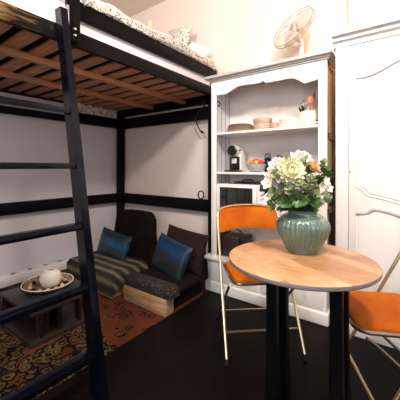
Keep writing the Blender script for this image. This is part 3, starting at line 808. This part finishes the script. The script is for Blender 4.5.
MB().tube([(0, -.035, .14), (0, -.035, .118)], .009, 10).build('spout', 'plblack', cm)
# fruit bowl
bowl('fruit_bowl', 'greybowl', -1.03, 2.21, S2, .082, .068, 'grey enamel bowl heaped with fruit on the middle shelf', foot=.45)
G = 'fruit in the grey bowl'
fr = [(-.055, -.02, .075, .022, 'yel', 'yellow', 'fruit at the left rim of the grey bowl'), (-.02, -.045, .078, .023, 'org', 'orange', 'fruit at the front left of the grey bowl'), (.02, -.04, .078, .024, 'yel', 'yellow', 'fruit at the front of the grey bowl, between orange and red ones'),
      (.055, -.025, .076, .021, 'red', 'red', 'fruit at the right rim of the grey bowl'), (.0, .0, .092, .024, 'red', 'red', 'fruit on top of the heap in the grey bowl'), (-.035, .02, .082, .023, 'grn', 'green', 'fruit at the back left of the grey bowl'),
      (.035, .02, .082, .023, 'org', 'orange', 'fruit at the back right of the grey bowl')]
for x, y, z, r, m, c, lb in fr:
    o = MB().lathe([(0, -r*.85), (r*.4, -r*.88), (r*.85, -r*.5), (r, 0), (r*.85, r*.55), (r*.4, r*.86), (0, r*.74)], n=18).build('fruit', m)
    o.location = (-1.03+x, 2.21+y, S2+z); setprops(o, c+' '+lb, 'fruit', G)
    MB().tube([(0, 0, r*.7), (.002, 0, r*1.05)], .0015, 6).build('fruit_stem', 'stem', o)
# black pots with lids behind
def cookpot(x, y, z, r, h, label, m='pot', lid=True):
    t = thing('cooking_pot', label, 'pot', (x, y, z), 0, 'dark cooking pots on the middle shelf')
    MB().lathe([(0, 0), (r*.9, 0), (r, .01), (r, h), (r+.004, h+.002), (r-.003, h+.002), (r-.004, .01), (0, .006)], n=36).build('pot_body', m, t)
    if lid:
        l = MB().lathe([(r+.003, h+.003), (r+.004, h+.007), (r*.6, h+.02), (0, h+.026)], n=36).build('lid', m, t)
        MB().tube(catmull([(-.022, 0, h+.02), (-.020, 0, h+.045), (0, 0, h+.052), (.020, 0, h+.045), (.022, 0, h+.02)], 5), .005, 8).build('lid_handle', m, l)
    for s in (-1, 1):
        MB().tube(catmull([(s*r, -.022, h*.75), (s*(r+.022), -.018, h*.78), (s*(r+.022), .018, h*.78), (s*r, .022, h*.75)], 5), .005, 8).build('handle', m, t)
cookpot(-.86, 2.29, S2, .078, .085, 'black lidded cooking pot right of the fruit bowl')
cookpot(-.665, 2.28, S2, .085, .075, 'black lidded cooking pot behind the bouquet on the middle shelf')
cookpot(-.985, 2.345, S2, .028, .105, 'narrow dark lidded pot behind the fruit bowl')
bowl('mixing_bowl', 'porcelain', -.72, 2.16, S2, .06, .05, 'white bowl on the middle shelf right behind the flowers')

# microwave
mw = thing('microwave', 'white microwave oven with dark window on the lowest open shelf', 'microwave', (-1.115, 2.1, S3))
MB().box(-.235, .245, .012, .27, .012, .272, .008, 3).build('microwave_body', 'plwhite', mw)
dd = MB().box(-.235, .135, 0, .0115, .012, .272, .004).build('door', 'plwhite', mw)
MB().box(-.205, .105, -.002, .002, .035, .245, .001).build('door_window', 'darkglass', dd)
cp = MB().box(.138, .245, 0, .0115, .012, .272, .004).build('control_panel', 'plwhite', mw)
for z in (.21, .15):
    MB().lathe([(0, .014), (.014, .013), (.017, 0), (0, 0)], (.19, 0, z-.03), 24, rot=Matrix.Rotation(PI/2, 3, 'X')).build('dial', 'plwhite', cp)
MB().box(.165, .215, -.003, .001, .225, .245, .001).build('display', 'darkglass', cp)
for x in (-.2, .2):
    for y in (.03, .24): MB().lathe([(0, 0), (.012, 0), (.012, .012), (0, .012)], (x, y, 0), 10).build('foot', 'rubber', mw)
# black tray with cable on the microwave
tr = thing('waffle_iron', 'flat black appliance lying on top of the microwave', 'appliance', (-1.10, 2.23, S3+.272))
MB().box(-.12, .12, -.08, .09, 0, .022, .008, 3).build('appliance_body', 'plblack', tr)
MB().tube(catmull([(-.10, -.08, .012), (-.15, -.09, .008), (-.16, -.03, .006), (-.13, .04, .006)], 6), .004, 8).build('cable', 'plblack', tr)
MB().tube(catmull([(-.05, -.03, .022), (-.04, -.03, .036), (.04, -.03, .036), (.05, -.03, .022)], 5), .005, 8).build('handle', 'plblack', tr)
# toaster in the niche
to = thing('toaster', 'black and grey toaster standing in the dresser niche above the ledge', 'toaster', (-1.25, 2.2, .30))
MB().box(-.115, -.06, -.085, .085, .004, .195, .012, 3).build('end_cap', 'plblack', to)
MB().box(.10, .155, -.085, .085, .004, .195, .012, 3).build('end_cap', 'plblack', to)
MB().box(-.06, .10, -.08, .08, .010, .190, .014, 3).build('toaster_body', 'greylac', to)
MB().tube(catmull([(-.09, -.05, .195), (-.07, -.055, .235), (.0, -.055, .262), (.09, -.055, .245), (.13, -.05, .21), (.14, -.05, .19)], 6), .006, 8).build('carry_handle', 'plblack', to)
MB().box(-.104, -.070, -.089, -.084, .13, .150, .001).build('lever', 'chrome', to)

# ------------------------------------------------------------ fan on the dresser
fn = thing('desk_fan', 'white desk fan tilted upwards standing on top of the dresser', 'fan', (-.655, 2.20, 1.868))
MB().lathe([(0, 0), (.075, 0), (.078, .008), (.065, .022), (.03, .034), (.018, .05), (.016, .11), (0, .112)], n=36).build('base', 'fan', fn)
ax = Vector((-.34, -.78, .46)).normalized(); R3 = ax.to_track_quat('Z', 'Y').to_matrix()
hc = Vector((-.055, -.02, .275))
def FT(mb): mb.xf(Matrix.Translation(hc) @ R3.to_4x4()); return mb
FT(MB().lathe([(0, -.13), (.03, -.128), (.045, -.11), (.048, -.05), (.042, -.035), (0, -.03)], n=28)).build('motor_housing', 'fan', fn)
MB().tube(catmull([(0, 0, .10), (.004, .004, .15), tuple(hc+R3 @ Vector((0, 0, -.09)))], 6), .014, 12).build('neck', 'fan', fn)
RG = .175
cage = MB()
for zz in (-.012, .012):
    cage.tube([(RG*cos(2*PI*k/64), RG*sin(2*PI*k/64), zz) for k in range(64)], .0042, 8, True)
FT(cage).build('cage_rim', 'fanrim', fn)
for sgn, nm in ((1, 'front_grille'), (-1, 'rear_grille')):
    g = MB()
    for k in range(44):
        a = 2*PI*k/44; z1 = sgn*.055
        g.tube([(.03*cos(a), .03*sin(a), z1), (RG*.6*cos(a+.1), RG*.6*sin(a+.1), sgn*.045), (RG*cos(a+.15), RG*sin(a+.15), sgn*.012)], .0009, 4, caps=False)
    FT(g).build(nm, 'fan', fn)
FT(MB().lathe([(0, .068), (.025, .066), (.036, .060), (.038, .052), (0, .05)], n=28)).build('hub_cap', 'fan', fn)
for k in range(4):
    bl = MB(); a0 = 2*PI*k/4
    def bfn(u, v):
        r = .03+u*.125; a = a0+(v-.5)*(1.15-.25*u)+.25*u; return (r*cos(a), r*sin(a), (v-.5)*.035)
    bl.grid(bfn, 8, 8); bo = FT(bl).build('blade', 'fanblade', fn)
    sd = bo.modifiers.new('thick', 'SOLIDIFY'); sd.thickness = .0015
FT(MB().lathe([(0, .02), (.022, .018), (.026, -.03), (0, -.03)], n=20)).build('rotor_hub', 'fan', fn)

# ------------------------------------------------------------ rug, low table
rug = MB().box(-2.90, -1.395, .26, 2.02, 0, .008, .002).build('oriental_rug', 'rug')
reorigin(rug, (-2.1, 1.14, 0)); setprops(rug, 'red and gold oriental rug on the black floor under the loft bed', 'rug')
FZ = .008
lt = thing('low_table', 'low dark lacquered coffee table with lower board on the rug', 'coffee table', (-2.022, .98, FZ))
MB().box(-.235, .235, -.215, .225, .185, .212, .003).build('table_top', 'greylac', lt)
MB().box(-.235, .235, -.215, .225, .0, .028, .003).build('lower_board', 'greylac', lt)
for x0, x1, y0, y1 in ((-.23, -.20, -.21, -.18), (.16, .215, -.155, -.14), (-.23, -.20, .19, .22), (.16, .215, .10, .115)):
    MB().box(x0, x1, y0, y1, .028, .185, .002).build('leg', 'darkwood', lt)
for y in (-.10, -.03):
    MB().box(.02, .20, y-.006, y+.006, .028, .185, .001).build('divider', 'darkwood', lt)
MB().box(-.225, -.21, -.18, .19, .028, .185).build('back_board', 'darkwood', lt)
ty_ = .94
ty = thing('round_tray', 'patterned shallow round tray on the low dark table', 'tray', (-2.09, 1.01, FZ+.212))
ty.scale = (ty_, ty_, 1)
MB().lathe([(0, 0), (.12, 0), (.165, .018), (.178, .034), (.173, .037), (.16, .024), (.12, .007), (0, .006)], n=48).build('tray_body', 'wicker', ty)
MB().tube([(.176*cos(2*PI*k/48), .176*sin(2*PI*k/48), .036) for k in range(48)], .0035, 8, True).build('tray_rim', 'porcelain', ty)['label'] = 'pale scalloped rim'
G = 'seed pods in the tray'
for i in range(14):
    a = i*2*PI/14; r = .114
    o = MB().ell((0, 0, 0), (.015+.003*random.random(), .013, .011), 10, 7).build('seed_pod', ('stone2', 'beige', 'brownfab2')[i % 3])
    o.location = (-2.09+r*cos(a), 1.01+r*sin(a), FZ+.212+.020); o.rotation_euler = (0, 0, a)
    setprops(o, 'small dried seed pod lying in the round tray around the white pot', 'seed pod', G)
PS = .9
pv2 = thing('round_pot', 'round off-white pot with small opening standing in the tray', 'pot', (-2.070, 1.02, FZ+.212+.007)); pv2.scale = (PS, PS, PS)
MB().lathe([(p.x, p.z) for p in catmull([(0, 0, 0), (.045, 0, 0), (.068, 0, .018), (.080, 0, .055), (.072, 0, .098), (.046, 0, .122), (.026, 0, .127), (.028, 0, .133), (.022, 0, .132), (.02, 0, .12), (.0, 0, .11)], 4)], n=40).build('pot_body', 'porcelain', pv2)
MB().lathe([(0, .128), (.02, .128), (.022, .125), (0, .124)], n=20).build('dark_opening', 'plblack', pv2)

# socket strip on the plinth by the left wall
ss = thing('power_strip', 'white power strip with grey sockets along the base of the left wall', 'power strip', (-2.99, 1.35, .05))
MB().box(-.035, .035, -.45, .32, 0, .03, .006).build('strip_body', 'plwhite', ss)
for k in range(5):
    MB().lathe([(0, 0), (.02, 0), (.022, .004), (0, .004)], (0.0, -.38+k*.15, .028), 16).build('socket', 'socket', ss)

# ------------------------------------------------------------ lounge seats
def soft(mb_name, m, x0, x1, y0, y1, z0, z1, bev, parent=None, amp=.008, seed=0):
    mb = MB(); mb.box(x0, x1, y0, y1, z0, z1, bev, 5)
    bmesh.ops.subdivide_edges(mb.bm, edges=[e for e in mb.bm.edges if e.calc_length() > .12], cuts=8, use_grid_fill=True)
    for v in mb.bm.verts:
        n = noise.noise(v.co*4+Vector((seed, 0, 0)))
        if v.co.z > z0+.02: v.co += Vector((n*.3, n*.3, n))*amp
    return mb.build(mb_name, m, parent, ang=60)
la = thing('lounge_chair', 'low dark brown armless lounge chair with tall backrest in the corner', 'lounge chair', (-2.27, 1.7, FZ), 0, 'low armless lounge chairs')
MB().box(-.26, .32, -.235, .24, 0, .085, .004).build('wooden_base', 'basewood', la)['label'] = 'bare wood base'
soft('seat', 'brownfab', -.30, .335, -.25, .25, .085, .185, .035, la, .006)
bk = MB(); 
pf = [(-.26, .0), (.265, .0), (.258, .2), (.24, .40), (.225, .455), (.19, .485), (.1, .495), (-.1, .497), (-.185, .487), (-.225, .458), (-.245, .40), (-.258, .2)]
pf = [(p.x, p.y) for p in catmull([(a, b, 0) for a, b in pf], 3, True)]
bk.prism(pf, -.06, .06, 'Y')
bmesh.ops.bevel(bk.bm, geom=[e for e in bk.bm.edges if abs(e.verts[0].co.y-e.verts[1].co.y) < 1e-5], offset=.016, segments=4, affect='EDGES')
bk.xf(Matrix.Translation((0, .245, .13)) @ Matrix.Rotation(-.10, 4, 'X')); bk.build('backrest', 'brownfab', la, ang=50)

lb = thing('lounge_chair', 'low dark brown armless lounge chair on a wooden base beside the dresser', 'lounge chair', (-1.62, 1.74, FZ), 0, 'low armless lounge chairs')
MB().box(-.21, .20, -.15, .23, 0, .117, .01).build('base_body', 'brownfab', lb)
wb = MB().box(-.235, .225, -.25, -.155, 0, .118, .006)
wb.build('wooden_base', 'basewood', lb)['label'] = 'bare light wood base'
soft('seat', 'brownfab', -.225, .255, -.225, .26, .1185, .19, .03, lb, .006, 3)
bk = MB(); pf2 = [(a*.93, b*.56) for a, b in pf]; bk.prism(pf2, -.05, .05, 'Y')
bmesh.ops.bevel(bk.bm, geom=[e for e in bk.bm.edges if abs(e.verts[0].co.y-e.verts[1].co.y) < 1e-5], offset=.012, segments=4, affect='EDGES')
bk.xf(Matrix.Translation((-.09, .30, .12)) @ Matrix.Rotation(-.16, 4, 'X')); bk.build('backrest', 'brownfab', lb, ang=50)

# fur throw draped over the left seat (top, front and right side)
def drape(name, m, x0, x1, y0, y1, zt, drop_f, drop_r, th, label, cat, seed=0, amp=.012, drop_l=0, rnd=.035):
    mb = MB()
    def section(t, lo, hi, dlo, dhi):
        # walk: up the low side, across, down the high side -> (offset, drop)
        L = dlo+(hi-lo)+dhi; s = t*L
        if s < dlo: return lo, dlo-s
        if s > dlo+(hi-lo): return hi, s-dlo-(hi-lo)
        return lo+s-dlo, 0
    def f(off):
        def g(u, v):
            x, dx = section(u, x0, x1, drop_l, drop_r); y, dy = section(v, y0, y1, drop_f, 0)
            d = max(dx, dy)
            ex = min(x-x0, x1-x) if drop_l or x > (x0+x1)/2 else 1; ey = y-y0
            e = min(ex, ey); z = zt-d-(rnd*.5*(1-max(0, min(1, e/rnd)))**2)
            if dx and dy: d = dx; z = zt-max(dx, dy)-rnd*.5
            n = noise.noise(Vector((x*9+seed, y*9, z*6)))*amp
            o = off+abs(n)
            nx = (1 if dx and x >= x1-1e-6 else (-1 if dx else 0)); ny = -1 if dy else 0
            return (x+nx*o, y+ny*o, z+(o if not (dx or dy) else o*.4))
        return g
    mb.grid(f(th), 44, 44); mb.grid(f(.001), 44, 44)
    o = mb.build(name, m, None, ang=80)
    return setprops(o, label, cat)
fu = drape('fur_throw', 'fur', -2.585, -1.92, 1.442, 1.81, .198, .165, .10, .018, 'brown and cream striped faux fur throw over the left lounge chair seat', 'throw')
reorigin(fu, (-2.2, 1.64, .19))
ft = drape('speckled_throw', 'fringe', -1.85, -1.36, 1.505, 1.60, .203, .055, .05, .006, 'dark speckled throw over the front edge of the right lounge seat', 'throw', 5, .006)
reorigin(ft, (-1.6, 1.6, .2))
pillow('blue_cushion', 'blue', .50, .29, .11, (-2.335, 1.755, .305), (-.28, .06, -.08), 'shiny dark blue striped cushion leaning on the tall backrest', 'cushion', 'blue striped cushions')
pillow('blue_cushion', 'blue2', .47, .31, .12, (-1.63, 1.80, .315), (-.35, .10, -.25), 'blue and green striped cushion on the right lounge chair', 'cushion', 'blue striped cushions', seed=4)
pillow('brown_cushion', 'brownfab2', .50, .34, .12, (-1.585, 1.93, .365), (-.25, .06, -.1), 'chocolate brown cushion behind the blue and green one', 'cushion', seed=9)
# black cable dangling from the upper brace by the dresser
o = MB().tube(catmull([(-1.63, 2.35, 1.74), (-1.69, 2.35, 1.73), (-1.66, 2.35, 1.70), (-1.765, 2.35, 1.60), (-1.755, 2.35, 1.52), (-1.71, 2.35, 1.45), (-1.66, 2.35, 1.42)], 8), .006, 8).build('hanging_cable', 'plblack')
reorigin(o, (-1.7, 2.35, 1.6)); setprops(o, 'thin black cable hanging under the loft bed beside the dresser', 'cable')
MB().ell((.01, 0, -.165), (.018, .012, .014), 10, 8).build('plug', 'plblack', o)
lo = MB().tube([(.035*cos(a)+(-1.675), 2.31, .80+.04*sin(a)) for a in [k*2*PI/20 for k in range(20)]], .007, 8, True).build('cable_coil', 'plblack')
reorigin(lo, (-1.675, 2.31, .8)); setprops(lo, 'small coil of black cable hung beside the dresser just above the lower black brace rail', 'cable')

# ------------------------------------------------------------ lights
def area(name, loc, target, size, power, col, sizey=None):
    l = bpy.data.lights.new(name, 'AREA'); l.energy = power; l.color = col; l.size = size
    if sizey: l.shape = 'RECTANGLE'; l.size_y = sizey
    o = bpy.data.objects.new(name, l); C.objects.link(o); o.location = loc
    o.rotation_euler = (Vector(target)-Vector(loc)).to_track_quat('-Z', 'Y').to_euler(); return o
def point(name, loc, power, col, r=.05):
    l = bpy.data.lights.new(name, 'POINT'); l.energy = power; l.color = col; l.shadow_soft_size = r
    o = bpy.data.objects.new(name, l); C.objects.link(o); o.location = loc; return o
area('ceiling_spot', (.25, .35, 2.9), (-.2, 2.0, .8), .30, 68, (1, .88, .79))
area('ceiling_spot', (-.9, -.2, 2.9), (-1.5, 2.3, 1.5), .25, 42, (1, .87, .76))
area('window_daylight', (.1, YF-.02, 1.7), (-.4, 2, 1.0), 1.9, 42, (.90, .93, 1), 1.5)
point('hidden_warm_glow', (-.425, 2.32, 1.98), 1.6, (1, .46, .14), .03)  # unseen light added in the gap for the orange glow on the wall

wld = bpy.data.worlds.new('sky'); bpy.context.scene.world = wld; wld.use_nodes = True
wn = wld.node_tree; bg = wn.nodes['Background']
sk = wn.nodes.new('ShaderNodeTexSky'); sk.sky_type = 'HOSEK_WILKIE'
wn.links.new(sk.outputs[0], bg.inputs['Color']); bg.inputs['Strength'].default_value = .6

# ------------------------------------------------------------ camera
cam = bpy.data.cameras.new('camera'); co_ = bpy.data.objects.new('camera', cam); C.objects.link(co_)
cam.sensor_width = 36; cam.lens = 36*F/400; cam.shift_y = -33/400; cam.clip_start = .02
co_.location = (0, 0, HC); co_.rotation_euler = (PI/2, 0, A)
sc = bpy.context.scene; sc.camera = co_
sc.view_settings.view_transform = 'Standard'; sc.view_settings.look = 'None'
sc.view_settings.exposure = 0.0; sc.view_settings.gamma = 1; sc.view_settings.use_curve_mapping = False
